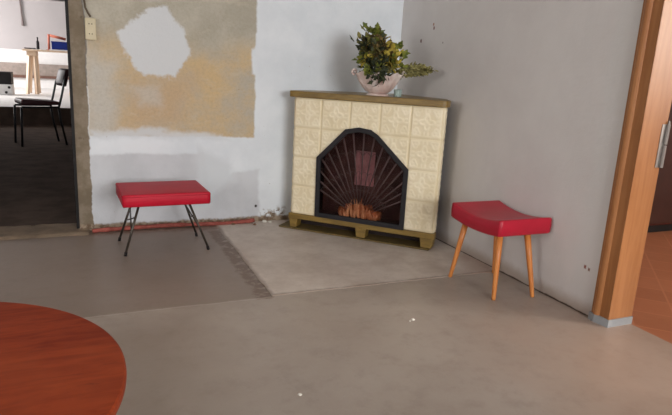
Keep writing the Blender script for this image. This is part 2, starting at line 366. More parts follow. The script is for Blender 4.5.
# ------------------------------------------------------------------ fireplace
A = Vector((-.175, -.913, 0)); U = Vector((-1, 1, 0)).normalized(); N = Vector((-1, -1, 0)).normalized()   # u: from the right end to the left end; N: out into the room
FW = 1.0                                             # width of the front
def P3(u, z, d=0): return A + U * u + N * d + Vector((0, 0, z))
FPO = Vector((-.44, -.44, 0)); fp = empty('electric_fireplace', FPO, 'corner fireplace with cream embossed tiles, gold-brown shelf and dark fan screen', 'fireplace')
def flink(name, bm, mat, parent=None, **k):
    for v in bm.verts: v.co -= FPO
    return link(name, bm, mat, parent or fp, **k)
# tiled surround
n = NT('cream_tiles', .42, .45)
geo = n.t.nodes.new('ShaderNodeAttribute'); geo.attribute_name = 'groove'
c = n.mix(n.rng(n.noise(9, 4), .35, .65), lin((244, 230, 200)), lin((236, 220, 186)))
c = n.mix(n.math('MULTIPLY', geo.outputs['Fac'], .45), c, lin((206, 182, 128)))
n.col(c); M_tile = n.m
TZ0, TZ1 = .112, .888; NT5, NR = 5, 4
OUT = [(.192, .108), (.192, .497), (.40, .690), (.45, .720), (.53, .729), (.622, .710), (.812, .512), (.808, .112)]   # outer outline of the screen frame
def inside(u, z, pts):
    r = False
    for i in range(len(pts)):
        (a, b), (c_, d) = pts[i], pts[i - 1]
        if (b > z) != (d > z) and u < (c_ - a) * (z - b) / (d - b) + a: r = not r
    return r
def shrink(pts, k):
    out = []
    for i, p in enumerate(pts):
        a = Vector(pts[i - 1]); b = Vector(p); c_ = Vector(pts[(i + 1) % len(pts)])
        n1 = Vector((-(b - a).y, (b - a).x)).normalized(); n2 = Vector((-(c_ - b).y, (c_ - b).x)).normalized()
        nn = (n1 + n2).normalized(); q = b + nn * k / max(.4, nn.dot(n1))
        out.append((q.x, q.y))
    return out
test = shrink(OUT, .03)
SG = 1 if inside(.5, .4, OUT) and abs(test[1][0] - .5) < abs(OUT[1][0] - .5) else -1
shr = lambda k: shrink(OUT, SG * k)
def relief(u, v, tw, th):
    """height of the stamped pattern in one tile, u and v in -1..1"""
    e = min((1 - abs(u)) * tw / 2, (1 - abs(v)) * th / 2)
    if e < .0045: return -.0035, 1.0
    h = 0.0
    if .010 < e < .018: h += .0016
    r = math.hypot(u, v); a = math.atan2(v, u)
    h += .0040 * math.exp(-((r - .34 - .13 * math.cos(4 * a)) / .085) ** 2)
    h += .0045 * math.exp(-(r / .13) ** 2)
    for sx in (-1, 1):
        for sy in (-1, 1):
            x, y = u - sx * .62, v - sy * .62; q = math.hypot(x, y); b = math.atan2(y * sy, x * sx)
            h += .0036 * math.exp(-((q - .20 - .05 * math.sin(3 * b)) / .06) ** 2) + .003 * math.exp(-(q / .07) ** 2)
    for k in range(4):
        x = u * math.cos(k * PI / 2) + v * math.sin(k * PI / 2); y = -u * math.sin(k * PI / 2) + v * math.cos(k * PI / 2)
        h += .003 * math.exp(-((x - .72) / .12) ** 2 - ((abs(y) - .12) / .05) ** 2)
    return h * .62, (0.5 if h < .0004 else 0.0)
RC = .032; RET = .055
def path(t):
    """t along right return -> rounded corner -> front -> rounded corner -> left return; gives (u, depth, normal_u, normal_d)"""
    la = RET - RC; lb = RC * PI / 2; lc = FW - 2 * RC
    if t < la: return 0, -(RET - t), -1, 0
    t -= la
    if t < lb: a = t / RC; return RC - RC * math.cos(a), -RC + RC * math.sin(a), -math.cos(a), math.sin(a)
    t -= lb
    if t < lc: return RC + t, 0, 0, 1
    t -= lc
    if t < lb: a = t / RC; return FW - RC + RC * math.sin(a), -RC + RC * math.cos(a), math.sin(a), math.cos(a)
    t -= lb; return FW, -RC - t, 1, 0
TL = 2 * (RET - RC) + RC * PI + FW - 2 * RC
bm = bmesh.new(); lay = bm.verts.layers.float.new('groove')
nu, nv = 300, 156; cut = shr(.012); front0 = RET - RC + RC * PI / 4; span = TL - 2 * front0; tw = span / NT5; th = (TZ1 - TZ0) / NR
cols = []
for i in range(nu + 1):
    t = TL * i / nu; u, d, n1, n2 = path(t); col = []
    for j in range(nv + 1):
        z = TZ0 + (TZ1 - TZ0) * j / nv
        a = (t - front0) / tw; b = (z - TZ0) / th
        fu = (a - math.floor(a)) * 2 - 1; fv = (b - min(NR - 1, math.floor(b))) * 2 - 1
        h, g = relief(fu, fv, tw, th)
        v = bm.verts.new(P3(u + n1 * h, z, d + n2 * h)); v[lay] = g; col.append((v, u, z, n2))
    cols.append(col)
for i in range(nu):
    for j in range(nv):
        q = (cols[i][j], cols[i + 1][j], cols[i + 1][j + 1], cols[i][j + 1])
        if q[0][3] > .99 and all(inside(k[1], k[2], cut) for k in q): continue
        bm.faces.new([k[0] for k in q])
loose = [v for v in bm.verts if not v.link_faces]; bmesh.ops.delete(bm, geom=loose, context='VERTS')
flink('tile_surround', bm, M_tile, smooth=True)
# carcass behind the tiles: open box round the fire chamber
M_gold = wood('gold_brown_wood', (138, 111, 54), (114, 89, 41), (1.2, 1.2, 6), 6, .38, .45)
M_black = simple('dark_chamber', (48, 38, 36), .8, .2, var=.2)
def slabp(bm, u0, u1, z0, z1, d0, d1):
    vs = [bm.verts.new(P3(u, z, d)) for u in (u0, u1) for d in (d0, d1) for z in (z0, z1)]
    for f in ((0, 1, 3, 2), (4, 6, 7, 5), (0, 4, 5, 1), (2, 3, 7, 6), (0, 2, 6, 4), (1, 5, 7, 3)): bm.faces.new([vs[i] for i in f])
bm = bmesh.new(); slabp(bm, .03, .17, .112, .885, -.17, -.006); slabp(bm, .825, .97, .112, .885, -.17, -.006); slabp(bm, .1701, .8249, .74, .885, -.17, -.006)
flink('carcass', bm, M_black)
def pprism(bm, uv, z0, z1): prism(bm, [P3(a, 0, b)[:2] for a, b in uv], z0, z1)
a_, b_, c_ = P3(0, 0, -.0555), P3(.012, 0, -.0555), Vector((.06, .11, 0))
flink('side_panel', mk(prism, [a_[:2], (a_ + c_)[:2], (b_ + c_)[:2], b_[:2]], .112, .885), M_tile)
a_, b_, c_ = P3(FW, 0, -.0555), P3(FW - .012, 0, -.0555), Vector((.11, .06, 0))
flink('side_panel', mk(prism, [a_[:2], (a_ + c_)[:2], (b_ + c_)[:2], b_[:2]], .112, .885), M_tile)
bm = bmesh.new()   # shelf: rounded front corners, reaching into the corner
uv = [(-.016, -.05), (-.013, .008), (-.004, .022), (.014, .028), (.99, .028), (1.012, .022), (1.024, .008), (1.028, -.05)]
front = [P3(a, 0, b)[:2] for a, b in uv]
front = [(min(p[0], -.003), min(p[1], -.003)) for p in front]
back = [(front[-1][0] + .17, -.003), (-.003, -.003), (-.003, front[0][1] + .22)]
prism(bm, front + back, .890, .929); flink('mantel_shelf', bm, M_gold, bevel=.004)
# base: rail, three feet, floor board
bm = bmesh.new(); slabp(bm, -.004, 1.004, .075, .111, -.03, .006); slabp(bm, -.004, .02, .075, .111, -.055, -.0305); slabp(bm, .98, 1.004, .075, .111, -.055, -.0305)
flink('base_rail', bm, M_gold, bevel=.003)
for uc, w0, w1 in ((.042, .044, .034), (.480, .038, .030), (.968, .032, .022)):
    bm = bmesh.new()
    vs = []
    for z, w in ((.014, w1), (.0745, w0)):
        vs.append([bm.verts.new(P3(uc + a, z, b)) for a, b in ((-w, .004), (w, .004), (w, -.07), (-w, -.07))])
    bm.faces.new(vs[0]); bm.faces.new(vs[1][::-1])
    for k in range(4): bm.faces.new((vs[0][k], vs[0][(k + 1) % 4], vs[1][(k + 1) % 4], vs[1][k]))
    flink('foot', bm, M_gold, bevel=.003)
bm = bmesh.new(); slabp(bm, .02, 1.07, .003, .0138, -.16, .020); flink('base_board', bm, simple('base_board_wood', (104, 86, 50), .5), bevel=.003)
bm = bmesh.new(); slabp(bm, .02, .98, .0142, .0745, -.16, -.12); flink('rear_panel', bm, M_black)
# fire chamber
M_back_plate = simple('chamber_back', (96, 72, 68), .7, .3, var=.3, scale=8)
chamber = bmesh.new()
slabp(chamber, .171, .824, .112, .739, -.169, -.160); slabp(chamber, .171, .824, .112, .122, -.159, -.008)
ch = flink('fire_chamber', chamber, M_back_plate)
M_plate = simple('rosy_reflector', (196, 146, 150), .5, .4, 0, var=.2, scale=14)
bm = bmesh.new()
for k in range(4): slabp(bm, .462 + .034 * k, .492 + .034 * k, .33, .56, -.158, -.148 + .004 * (k % 2))
flink('reflector_plate', bm, M_plate, ch, label='rosy metal reflector in the middle of the fire chamber')
M_log = simple('bark_log', (190, 112, 70), .8, .2, var=.35, scale=30, bump=.006)
for (ua, za, ub, zb, r, d) in ((.38, .150, .67, .155, .030, -.09), (.42, .160, .62, .190, .026, -.075), (.45, .195, .65, .155, .022, -.11)):
    bm = bmesh.new(); pts = [P3(ua + (ub - ua) * k / 8, za + (zb - za) * k / 8, d) for k in range(9)]
    tube(bm, pts, [r * (1 + .12 * math.sin(k * 2.3)) for k in range(9)], 12)
    flink('log', bm, M_log, ch, smooth=True)
n = NT('glowing_flame', .5, .3); n.b.inputs['Emission Strength'].default_value = .10
g = n.mix(n.rng(n.noise(16, 3), .35, .65), lin((190, 120, 80)), lin((222, 164, 116))); n.col(g); n.t.links.new(g, n.b.inputs['Emission Color']); M_flame = n.m
for k in range(15):
    uc = .395 + .017 * k; hh = .05 + .095 * math.exp(-((k - 7.5) / 4.5) ** 2) + random.uniform(-.016, .014)
    bm = bmesh.new(); rings = []
    for j in range(7):
        q = j / 6; w = .013 * (math.sin(PI * min(1, q * .9 + .14)) ** .8) * (1 - q * .35); w = max(w, .0006) if j < 6 else .0006
        cx = uc + .006 * math.sin(q * 5 + k * 1.7); z = .124 + hh * q
        rings.append([bm.verts.new(P3(cx + w * math.cos(a), z, -.045 + (k % 3) * .012 + .4 * w * math.sin(a))) for a in (0, PI / 3, 2 * PI / 3, PI, 4 * PI / 3, 5 * PI / 3)])
    for a, b in zip(rings, rings[1:]):
        for q in range(6): bm.faces.new((a[q], a[(q + 1) % 6], b[(q + 1) % 6], b[q]))
    bm.faces.new(rings[0]); bm.faces.new(rings[-1])
    flink('flame', bm, M_flame, ch, smooth=True)
# screen: frame, fan of ribs, peacock webbing, smoked glass
M_scr = simple('anthracite_metal', (36, 34, 37), .6, .3, 0)
inner = shr(.030); bm = bmesh.new(); K = len(OUT); L = []
for pts_, d in ((OUT, .006), (OUT, .016), (inner, .016), (inner, -.004)):
    L.append([bm.verts.new(P3(a, z, d)) for a, z in pts_])
for a, b in ((0, 1), (1, 2), (2, 3), (3, 0)):
    for k in range(K): bm.faces.new((L[a][k], L[a][(k + 1) % K], L[b][(k + 1) % K], L[b][k]))
scr = flink('fire_screen', bm, M_scr, bevel=.002)
n = NT('smoked_glass', .12, .5); n.b.inputs['Transmission Weight'].default_value = 1.0; n.b.inputs['IOR'].default_value = 1.1
n.col(lin((216, 204, 202))); M_glass = n.m
bm = bmesh.new(); prism(bm, [(a, z) for a, z in shr(.026)], 0, .003)
for v in bm.verts: a, z, d = v.co; v.co = P3(a, z, d - .003)
flink('glass', bm, M_glass, scr, label='smoked glass pane')
M_rib = simple('bronze_rib', (78, 60, 58), .6, .3, .1)
O2 = (.497, .118)
def hit(ang):
    r = .05
    while inside(O2[0] + math.cos(ang) * r, O2[1] + math.sin(ang) * r, inner) and r < 1: r += .004
    return r
for k in range(25):
    ang = PI * (k + .5) / 25; r0 = .10; r1 = hit(ang)
    if r1 <= r0 + .03: continue
    p0 = P3(O2[0] + math.cos(ang) * r0, O2[1] + .02 + math.sin(ang) * r0, .003); p1 = P3(O2[0] + math.cos(ang) * (r1 - .004), O2[1] + math.sin(ang) * (r1 - .004), .003)
    bm = bmesh.new(); tube(bm, [p0, p0.lerp(p1, .5), p1], [.0020, .0038, .0060], 6)
    flink('rib', bm, M_rib, scr, smooth=True)
for row in range(3):   # scalloped webbing between the ribs
    bm = bmesh.new()
    for k in range(24):
        a0 = PI * (k + .5) / 25; a1 = PI * (k + 1.5) / 25; lim = min(hit(a0), hit(a1), hit((a0 + a1) / 2))
        R_ = (.20, .31, .43)[row]
        if R_ * 1.08 > lim: continue
        pts = []
        for j in range(7):
            a = a0 + (a1 - a0) * j / 6; rr = R_ * (1 + .07 * math.sin(PI * j / 6)); pts.append(P3(O2[0] + math.cos(a) * rr, O2[1] + math.sin(a) * rr, .003))
        tube(bm, pts, .0016, 5)
    flink('web', bm, M_rib, scr, smooth=True)

# ------------------------------------------------------------------ bowl with leaves on the shelf
MT = .9292
B = Vector((-.437, -.532, MT))
n = NT('glazed_shell', .3, .5); n.col(n.mix(n.rng(n.noise(10, 4), .35, .7), lin((224, 208, 200)), lin((206, 176, 166)))); M_bowl = n.m
bowl = empty('shell_bowl', B, 'pale pink fluted shell-shaped bowl with curled rim on the fireplace shelf', 'bowl')
bowl.rotation_euler = (0, 0, math.radians(-24))
def wob(a, r, z):
    q = z / .135; f = .028 * q * math.cos(16 * a); e = q ** 3 * (.10 * abs(math.cos(a)) ** 6)
    return r * (1 + f + e), z + q ** 2 * (.010 * math.cos(8 * a) + .012 * abs(math.cos(a)) ** 4)
bm = bmesh.new()
lathe(bm, [(.052, .014), (.075, .024), (.100, .048), (.120, .078), (.132, .105), (.142, .128), (.146, .133), (.138, .131), (.126, .105), (.112, .078), (.090, .050), (.062, .032), (.02, .028)], 96, 1, .78, wob)
link('basin', bm, M_bowl, bowl, smooth=True)
bm = bmesh.new(); lathe(bm, [(.072, 0), (.074, .004), (.066, .010), (.056, .016), (.05, .0165)], 48, 1, .85); link('foot_ring', bm, M_bowl, bowl, smooth=True)
for s in (-1, 1):
    bm = bmesh.new(); pts = []; rd = []
    for k in range(15):
        a = k / 14 * PI * 1.7; r = .020 * (1 - k / 22)
        pts.append((s * (.150 + r * math.sin(a) * 1.0), 0, .126 + .016 - r * math.cos(a))); rd.append(.009 * (1 - k / 22))
    tube(bm, pts, rd, 10); link('handle', bm, M_bowl, bowl, smooth=True)
bm = bmesh.new(); lathe(bm, [(.020, 0), (.023, .003), (.026, .045), (.0245, .045), (.0215, .006), (.004, .006)], 24)
n = NT('pale_green_glass', .1, .5); n.col(lin((214, 232, 224))); n.b.inputs['Transmission Weight'].default_value = .55; n.b.inputs['IOR'].default_value = 1.3
gl = tag(link('glass_holder', bm, n.m, smooth=True), 'small pale green glass holder at the right of the bowl foot', 'glass')
gl.location = (B.x + .108, B.y - .065, MT)
IM = Vector((.9186, -.3953, 0)); IB = Vector((.3953, .9186, 0)); ZU = Vector((0, 0, 1))
def leaf(bm, p, d, L_, W_, nrm, curl=.2, lobes=0):
    d = d.normalized(); s = d.cross(nrm)
    if s.length < .01: s = d.cross(Vector((.3, .5, .8)))
    s.normalize(); nn = s.cross(d).normalized(); n_ = 6; mid = []; lf = []; rt = []
    for k in range(n_ + 1):
        q = k / n_; w = W_ * math.sin(PI * min(.97, q * .9 + .07)) ** .75 * (1 - .3 * q)
        if lobes: w *= 1 + .35 * math.cos(q * PI * 2 * lobes)
        c_ = p + d * (L_ * q) - nn * (curl * L_ * q * q)
        mid.append(bm.verts.new(c_)); lf.append(bm.verts.new(c_ + s * w + nn * w * .3)); rt.append(bm.verts.new(c_ - s * w + nn * w * .3))
    for k in range(n_):
        bm.faces.new((mid[k], mid[k + 1], lf[k + 1], lf[k])); bm.faces.new((mid[k], rt[k], rt[k + 1], mid[k + 1]))
def rv(): return Vector((random.gauss(0, 1), random.gauss(0, 1), random.gauss(0, 1)))
def leafmat(name, c1, c2):
    n = NT(name, .55, .25); n.col(n.mix(n.rng(n.noise(40, 2), .35, .65), lin(c1), lin(c2))); return n.m
M_green = leafmat('green_leaf', (84, 96, 44), (140, 142, 60)); M_dkg = leafmat('dark_green_leaf', (52, 58, 42), (72, 76, 52)); M_yel = leafmat('yellow_leaf', (196, 174, 72), (164, 146, 66))
M_olv = leafmat('olive_dried', (140, 132, 76), (106, 98, 60)); M_brn = leafmat('brown_dried', (116, 96, 56), (88, 74, 48)); M_stem = leafmat('stem', (96, 82, 44), (76, 70, 40))
def q3(ix, iy, d=0): return B + IM * ix + ZU * iy - IB * d     # metres to the right, up and towards the viewer from the bowl's foot
bouquet = empty('leaf_bouquet', B + Vector((0, 0, .034)), 'bushy bouquet of green, yellow and olive leaves standing in the pink bowl', 'plant')
def bl(name, bm, mat, root, **k):
    for v in bm.verts: v.co -= root.location
    return link(name, bm, mat, root, **k)
clusters = [  # right, up, radius, leaves, material
    (-.045, .40, .045, 30, M_green), (-.085, .30, .055, 42, M_dkg), (-.06, .33, .05, 36, M_olv), (-.02, .34, .05, 42, M_brn), (-.03, .27, .07, 60, M_dkg), (.02, .30, .05, 40, M_brn),
    (.015, .24, .06, 44, M_olv), (.075, .27, .04, 30, M_yel), (.105, .24, .045, 36, M_green), (.13, .31, .03, 12, M_green), (-.105, .235, .035, 16, M_yel), (-.10, .24, .04, 24, M_green), (-.115, .27, .03, 14, M_yel), (-.04, .20, .06, 48, M_dkg),
    (.04, .20, .045, 30, M_olv), (.095, .21, .03, 14, M_yel), (-.02, .14, .045, 44, M_dkg), (-.055, .155, .04, 26, M_green), (.03, .32, .035, 16, M_yel), (.06, .30, .03, 14, M_olv)]
for i, (ix, iy, r, cnt, mt) in enumerate(clusters):
    ix = ix * .84 + .004 - (.022 if iy > .28 and ix < .1 else 0); iy = .135 + (iy - .14) * .86; cnt = int(cnt * 1.25)
    c_ = q3(ix, iy, .02 if iy > .18 else .10); st = bmesh.new()
    foot = q3(ix * .25, .06, 0)
    tube(st, [foot, foot.lerp(c_, .5) + rv() * .004, c_], [.0025, .002, .0015], 5); s_ = bl('stem', st, M_stem, bouquet, smooth=True)
    bm = bmesh.new()
    for k in range(cnt):
        o = rv() * r * .55; p = c_ + o; d = (o.normalized() + rv() * .45 + ZU * (.3 if iy > .18 else -.5))
        leaf(bm, p, d, random.uniform(.030, .052), random.uniform(.013, .021), rv(), random.uniform(-.2, .5), 2 if mt in (M_green, M_dkg) else 0)
    for v in bm.verts: v.co.z = max(v.co.z, MT + .004)
    bl('foliage', bm, mt, bouquet, label={M_green: 'fresh green leaves', M_dkg: 'dark green leaves', M_yel: 'yellow leaves', M_olv: 'olive dried leaves', M_brn: 'brown dried leaves'}[mt])
spray = empty('dried_spray', B + Vector((.06, -.03, .05)), 'feathery olive dried spray leaning out to the right of the pink bowl', 'dried plant')
for k in range(9):
    y0_ = .10 + .012 * k; end = q3(.345 - .018 * abs(k - 4), .168 + .006 * (k - 4), .02 * math.sin(k * 2)); st0 = q3(.02, .09, 0); mid_ = q3(.16, .180 + .010 * (k - 4), .02 * math.cos(k * 2))
    pts = []
    for j in range(9):
        q = j / 8; pts.append(st0 * (1 - q) ** 2 + mid_ * 2 * q * (1 - q) + end * q * q)
    bm = bmesh.new(); tube(bm, pts, [.0022 * (1 - .6 * j / 8) for j in range(9)], 5); bl('stem', bm, M_stem, spray, smooth=True)
    bm = bmesh.new()
    for j in range(56):
        q = .32 + .68 * j / 55; a = pts[min(7, int(q * 8))].lerp(pts[min(8, int(q * 8) + 1)], q * 8 - int(q * 8)); d = (pts[8] - pts[5]).normalized() + rv() * .55
        leaf(bm, a + rv() * .004, d, random.uniform(.018, .030), random.uniform(.005, .009), rv(), .2)
    bl('foliage', bm, (M_olv, leafmat('straw', (172, 164, 108), (142, 134, 86)))[k % 2] if k < 2 else (M_olv, bpy.data.materials['straw'])[k % 2], spray)

# ------------------------------------------------------------------ left stool
n = NT('red_vinyl', .5, .25)
n.col(n.mix(n.rng(n.noise(5, 3), .3, .7), lin((176, 14, 40)), lin((188, 20, 46)))).bump(n.noise(160, 2), .0006, .3); M_red = n.m
n = NT('red_vinyl_saddle', .38, .45)
n.col(n.mix(n.rng(n.noise(5, 3), .3, .7), lin((172, 18, 42)), lin((184, 24, 50)))).bump(n.noise(160, 2), .0006, .3); M_red2 = n.m
def cushion(bm, sx, sy, z0, z1, f=lambda x, y: 0, r=.012, n_=22, bulge=.004, fb=None):
    """padded block: grid on top and bottom with rounded rim"""
    prof = [(0, z0), (-.002, z0 + .004)] 
    def ring(inset, z, g):
        out = []
        for side in range(4):
            for k in range(n_):
                q = -1 + 2 * k / n_
                x, y = ((q, -1), (1, q), (-q, 1), (-1, -q))[side]
                px, py = x * (sx / 2 - inset), y * (sy / 2 - inset)
                out.append(bm.verts.new((px, py, z + g(px, py))))
        return out
    fb = fb or (lambda x, y: 0)
    mid = (z0 + z1) / 2; fm = lambda x, y: (f(x, y) + fb(x, y)) / 2
    R = [ring(.004, z0, fb), ring(0, z0 + .006, fb), ring(-bulge, mid, fm), ring(0, z1 - r, f), ring(r * .3, z1 - r * .35, f), ring(r, z1, f)]
    for a, b in zip(R, R[1:]):
        for k in range(4 * n_): bm.faces.new((a[k], a[(k + 1) % (4 * n_)], b[(k + 1) % (4 * n_)], b[k]))
    bm.faces.new(R[0][::-1])
    # top: grid stitched to the last ring
    top = R[-1]; G = {}
    for i in range(n_ + 1):
        for j in range(n_ + 1):
            x = -1 + 2 * i / n_; y = -1 + 2 * j / n_
            if j == 0: v = top[i] if i < n_ else top[n_]
            elif i == n_: v = top[n_ + j] if j < n_ else top[2 * n_]
            elif j == n_: v = top[2 * n_ + (n_ - i)] if i > 0 else top[3 * n_]
            elif i == 0: v = top[3 * n_ + (n_ - j)]
            else:
                px, py = x * (sx / 2 - r), y * (sy / 2 - r); v = bm.verts.new((px, py, z1 + f(px, py) + .005 * (1 - x * x) * (1 - y * y)))
            G[i, j] = v
    for i in range(n_):
        for j in range(n_): bm.faces.new((G[i, j], G[i + 1, j], G[i + 1, j + 1], G[i, j + 1]))
SL = Vector((-1.740, -.405, 0))
st = empty('footstool', SL, 'low red vinyl stool with flat oblong seat and thin dark metal legs', 'stool')
sl = link('seat', mk(cushion, .476, .372, .284, .352, r=.006, bulge=.0), M_red, st, smooth=True); sl.rotation_euler = (0, 0, math.radians(2.6))
bm = bmesh.new()
for sy in (-1, 1):
    for k in range(1): tube(bm, [(-.236, sy * .186, .340), (.236, sy * .186, .340)], .0022, 6)
for sx in (-1, 1): tube(bm, [(sx * .238, -.184, .340), (sx * .238, .184, .340)], .0022, 6)
link('piping', bm, M_red, sl, smooth=True)
M_leg = simple('dark_bronze_metal', (74, 66, 58), .4, .5, .5)
link('seat_base', mk(box, (-.19, -.13, .2735), (.19, .13, .2835)), M_dark, st)
feet = {}
for sx, sy, tx in ((-1, -1, -.140), (1, -1, .135), (-1, 1, -.150), (1, 1, .128)):
    top = Vector((tx, sy * .115, .278)); ft = {(-1, -1): (-.222, -.160), (1, -1): (.240, -.150), (-1, 1): (-.238, .146), (1, 1): (.222, .142)}[sx, sy]
    ft = Vector((ft[0], ft[1], .0075)); feet[sx, sy] = (top, ft)
    bm = bmesh.new(); tube(bm, [top, ft + (top - ft) * .02], .0068, 10); lg = link('leg', bm, M_leg, st, smooth=True)
    bm = bmesh.new(); tube(bm, [ft + (top - ft) * .05, ft - Vector((0, 0, .0075))], [.0085, .0085], 10); link('rubber_tip', bm, M_dark, lg, smooth=True)
for sx in (-1, 1):
    (t0, f0), (t1, f1) = feet[sx, -1], feet[sx, 1]
    bm = bmesh.new(); tube(bm, [t1.lerp(f1, .25), t0.lerp(f0, .55)], .004, 8); link('brace', bm, M_leg, st, smooth=True)
    bm = bmesh.new(); tube(bm, [t0.lerp(f0, .25), t1.lerp(f1, .55)], .004, 8); link('brace', bm, M_leg, st, smooth=True)

# ------------------------------------------------------------------ right stool
SR = Vector((-.180, -1.50, 0))
st = empty('vanity_stool', SR, 'red vinyl stool with dipped saddle seat and tapered orange wooden legs by the right wall', 'stool')
sd = lambda x, y: .034 * (abs(y) / .215) ** 2.0 - .034
sb = lambda x, y: .020 * (abs(y) / .215) ** 2.0 - .020
sl = link('seat', mk(cushion, .314, .402, .332, .417, sd, r=.008, bulge=.002, fb=sb), M_red2, st, smooth=True)
M_bw = wood('amber_beech', (196, 118, 58), (214, 138, 74), (4, 4, .4), 12, .35, .45)
link('seat_base', mk(box, (-.09, -.13, .306), (.09, .13, .3175)), M_dark, st)
for (tx, ty), (fx, fy) in (((-.119, .115), (-.157, .155)), ((-.115, -.155), (-.135, -.188)), ((.059, -.150), (.091, -.212)), ((.078, .10), (.128, .14))):
    bm = bmesh.new(); T_ = Vector((tx, ty, .319 + .012 * (abs(ty) / .2) ** 2)); F_ = Vector((fx, fy, .0))
    tube(bm, [F_, F_.lerp(T_, .03), F_.lerp(T_, .6), T_], [.009, .0105, .0145, .0165], 16); link('leg', bm, M_bw, st, smooth=True)

# ------------------------------------------------------------------ round table in the foreground
n = NT('red_brown_veneer', .55, .15)
g1 = n.noise(7, 6, .65, stretch=(1, 5, 1), dist=.5); g2 = n.noise(2.4, 4, .6)
c = n.mix(n.rng(g1, .32, .68), lin((122, 40, 15)), lin((150, 60, 28)))
c = n.mix(n.math('MULTIPLY', n.rng(g2, .42, .7), .5), c, lin((172, 82, 44)))
c = n.mix(n.math('MULTIPLY', n.rng(n.noise(11, 5, .7, stretch=(1, 4, 1)), .60, .72), .6), c, lin((104, 42, 22)))
n.col(c); n.bump(g1, .001, .2); M_tab = n.m
M_tab2 = wood('table_leg_wood', (140, 66, 36), (116, 52, 28), (3, 3, .4), 8, .4)
TR = .409
tb = empty('coffee_table', (-2.486, -2.735, 0), 'low round reddish-brown wooden table in the near left corner', 'table')
bm = bmesh.new(); lathe(bm, [(TR - .008, .478), (TR - .001, .481), (TR, .490), (TR - .001, .4975), (TR - .004, .5), (.2, .5), (.05, .5)], 128); link('tabletop', bm, M_tab, tb)
bm = bmesh.new(); lathe(bm, [(TR - .10, .42), (TR - .10, .4775), (TR - .12, .4775), (TR - .12, .42), (TR - .10, .42)], 64, close=False); link('apron', bm, M_tab2, tb, smooth=False)
for k in range(4):
    a = math.radians(20 + 90 * k); bm = bmesh.new()
    tube(bm, [(math.cos(a) * .33, math.sin(a) * .33, 0), (math.cos(a) * .27, math.sin(a) * .27, .4775)], [.011, .019], 16); link('leg', bm, M_tab2, tb, smooth=True)

# ------------------------------------------------------------------ along the back wall
M_pipe = simple('flaking_red_paint', (156, 84, 74), .75, .2, var=.3, scale=20, bump=.004)
bm = bmesh.new(); pts = []; r_ = []
for k in range(60):
    q = k / 59; x = -2.125 + 1.045 * q
    pts.append((x, -.045 + .012 * q + .006 * noise.noise((x * 5, 0, 0)), .010 + .008 * math.sin(q * 4) + .016 * max(0, q - .8) / .2 + .004 * noise.noise((x * 9, 3, 0))))
    r_.append(.014 * (1 + .35 * noise.noise((x * 16, 1, 1))))
tube(bm, pts, r_, 8)
for v in bm.verts: v.co.z = max(v.co.z, .0005)
struct(link('trim_1', bm, M_pipe, smooth=True), 'flaking red pipe lying along the foot of the back wall')
def rubble(x, y, r, mat, label, z=0, group=None):
    bm = bmesh.new(); bmesh.ops.create_icosphere(bm, subdivisions=2, radius=r)
    sd_ = random.uniform(0, 99)
    for v in bm.verts: v.co *= 1 + .35 * noise.noise(v.co * (1.6 / r) + Vector((sd_, 0, 0))); v.co.z = max(-r * .3, v.co.z * .55)
    o = tag(link('plaster_crumb', bm, mat), label, 'rubble', group); o.location = (x, y, r * .3 + z); return o
M_crumb = simple('plaster_crumb', (224, 218, 208), .9, .1); M_crumb2 = simple('brown_crumb', (120, 92, 74), .9, .1, var=.3)
rubble(-.831, -1.777, .009, M_crumb, 'white plaster crumb on the floor in front of the hearth slab')
rubble(-.850, -1.785, .005, M_crumb, 'smallest white crumb on the floor, left of the bigger one')
rubble(-1.512, -2.188, .007, M_crumb, 'white plaster crumb on the floor near the round table')
for x, y, r, mt, lb in ((-1.235, -.05, .013, M_crumb2, 'brown crumb lying just in front of the red pipe near its right end'), (-1.20, -.028, .014, M_crumb2, 'brown crumb behind the right end of the red pipe'),
                    (-1.12, -.022, .018, M_crumb2, 'largest brown crumb at the right end of the red pipe'), (-1.09, -.09, .012, M_crumb2, 'small brown crumb lying away from the wall by the pipe end'),
                    (-1.005, -.03, .017, M_crumb, 'largest white plaster crumb below the peeling wall left of the fireplace'), (-.97, -.045, .012, M_crumb, 'smaller white plaster crumb nearest the fireplace'),
                    (-1.33, -.03, .012, M_crumb2, 'brown crumb at the wall foot where the hearth slab starts'), (-1.62, -.014, .012, M_crumb2, 'brown crumb at the wall behind the low red stool'), (-1.88, -.014, .012, M_crumb, 'white crumb at the wall behind the left legs of the low red stool')):
    rubble(x, y, r, mt, lb, .003 if x > -1.34 else 0, 'rubble along the foot of the back wall')
# socket and cable
sk = empty('wall_socket', (-2.083, -.0005, 1.228), 'yellowed double wall socket beside the doorway', 'socket')
M_sock = simple('yellowed_plastic', (206, 192, 160), .45, .4, var=.05)
link('housing', mk(box, (-.030, -.026, -.062), (.030, 0, .062)), M_sock, sk, bevel=.006, seg=3)
M_hole = simple('socket_recess', (150, 134, 104), .6, .3)
for z in (-.028, .028):
    bm = bmesh.new(); lathe(bm, [(.0205, 0), (.0205, .004), (.0185, .004), (.017, .0008), (.003, .0008)], 24)
    for v in bm.verts: x, y, zz = v.co; v.co = Vector((x, -.0262 - zz, y + z))
    o = link('outlet', bm, M_sock, sk)
    bm = bmesh.new()
    for x in (-.0075, .0075):
        q = bmesh.new(); 
        tube(bm, [(x, -.0269, z), (x, -.0285, z)], .0032, 8); q.free()
    link('pin_hole', bm, M_dark, o)
tag(link('power_cable', mk(tube, [(-2.118, -.010, 2.6), (-2.116, -.010, 1.6), (-2.112, -.010, 1.40), (-2.106, -.010, 1.345), (-2.090, -.012, 1.312), (-2.080, -.014, 1.2965)], .0055, 8), simple('brown_cable', (98, 84, 68), .6), smooth=True), 'thin brown cable running down the wall to the socket', 'cable')

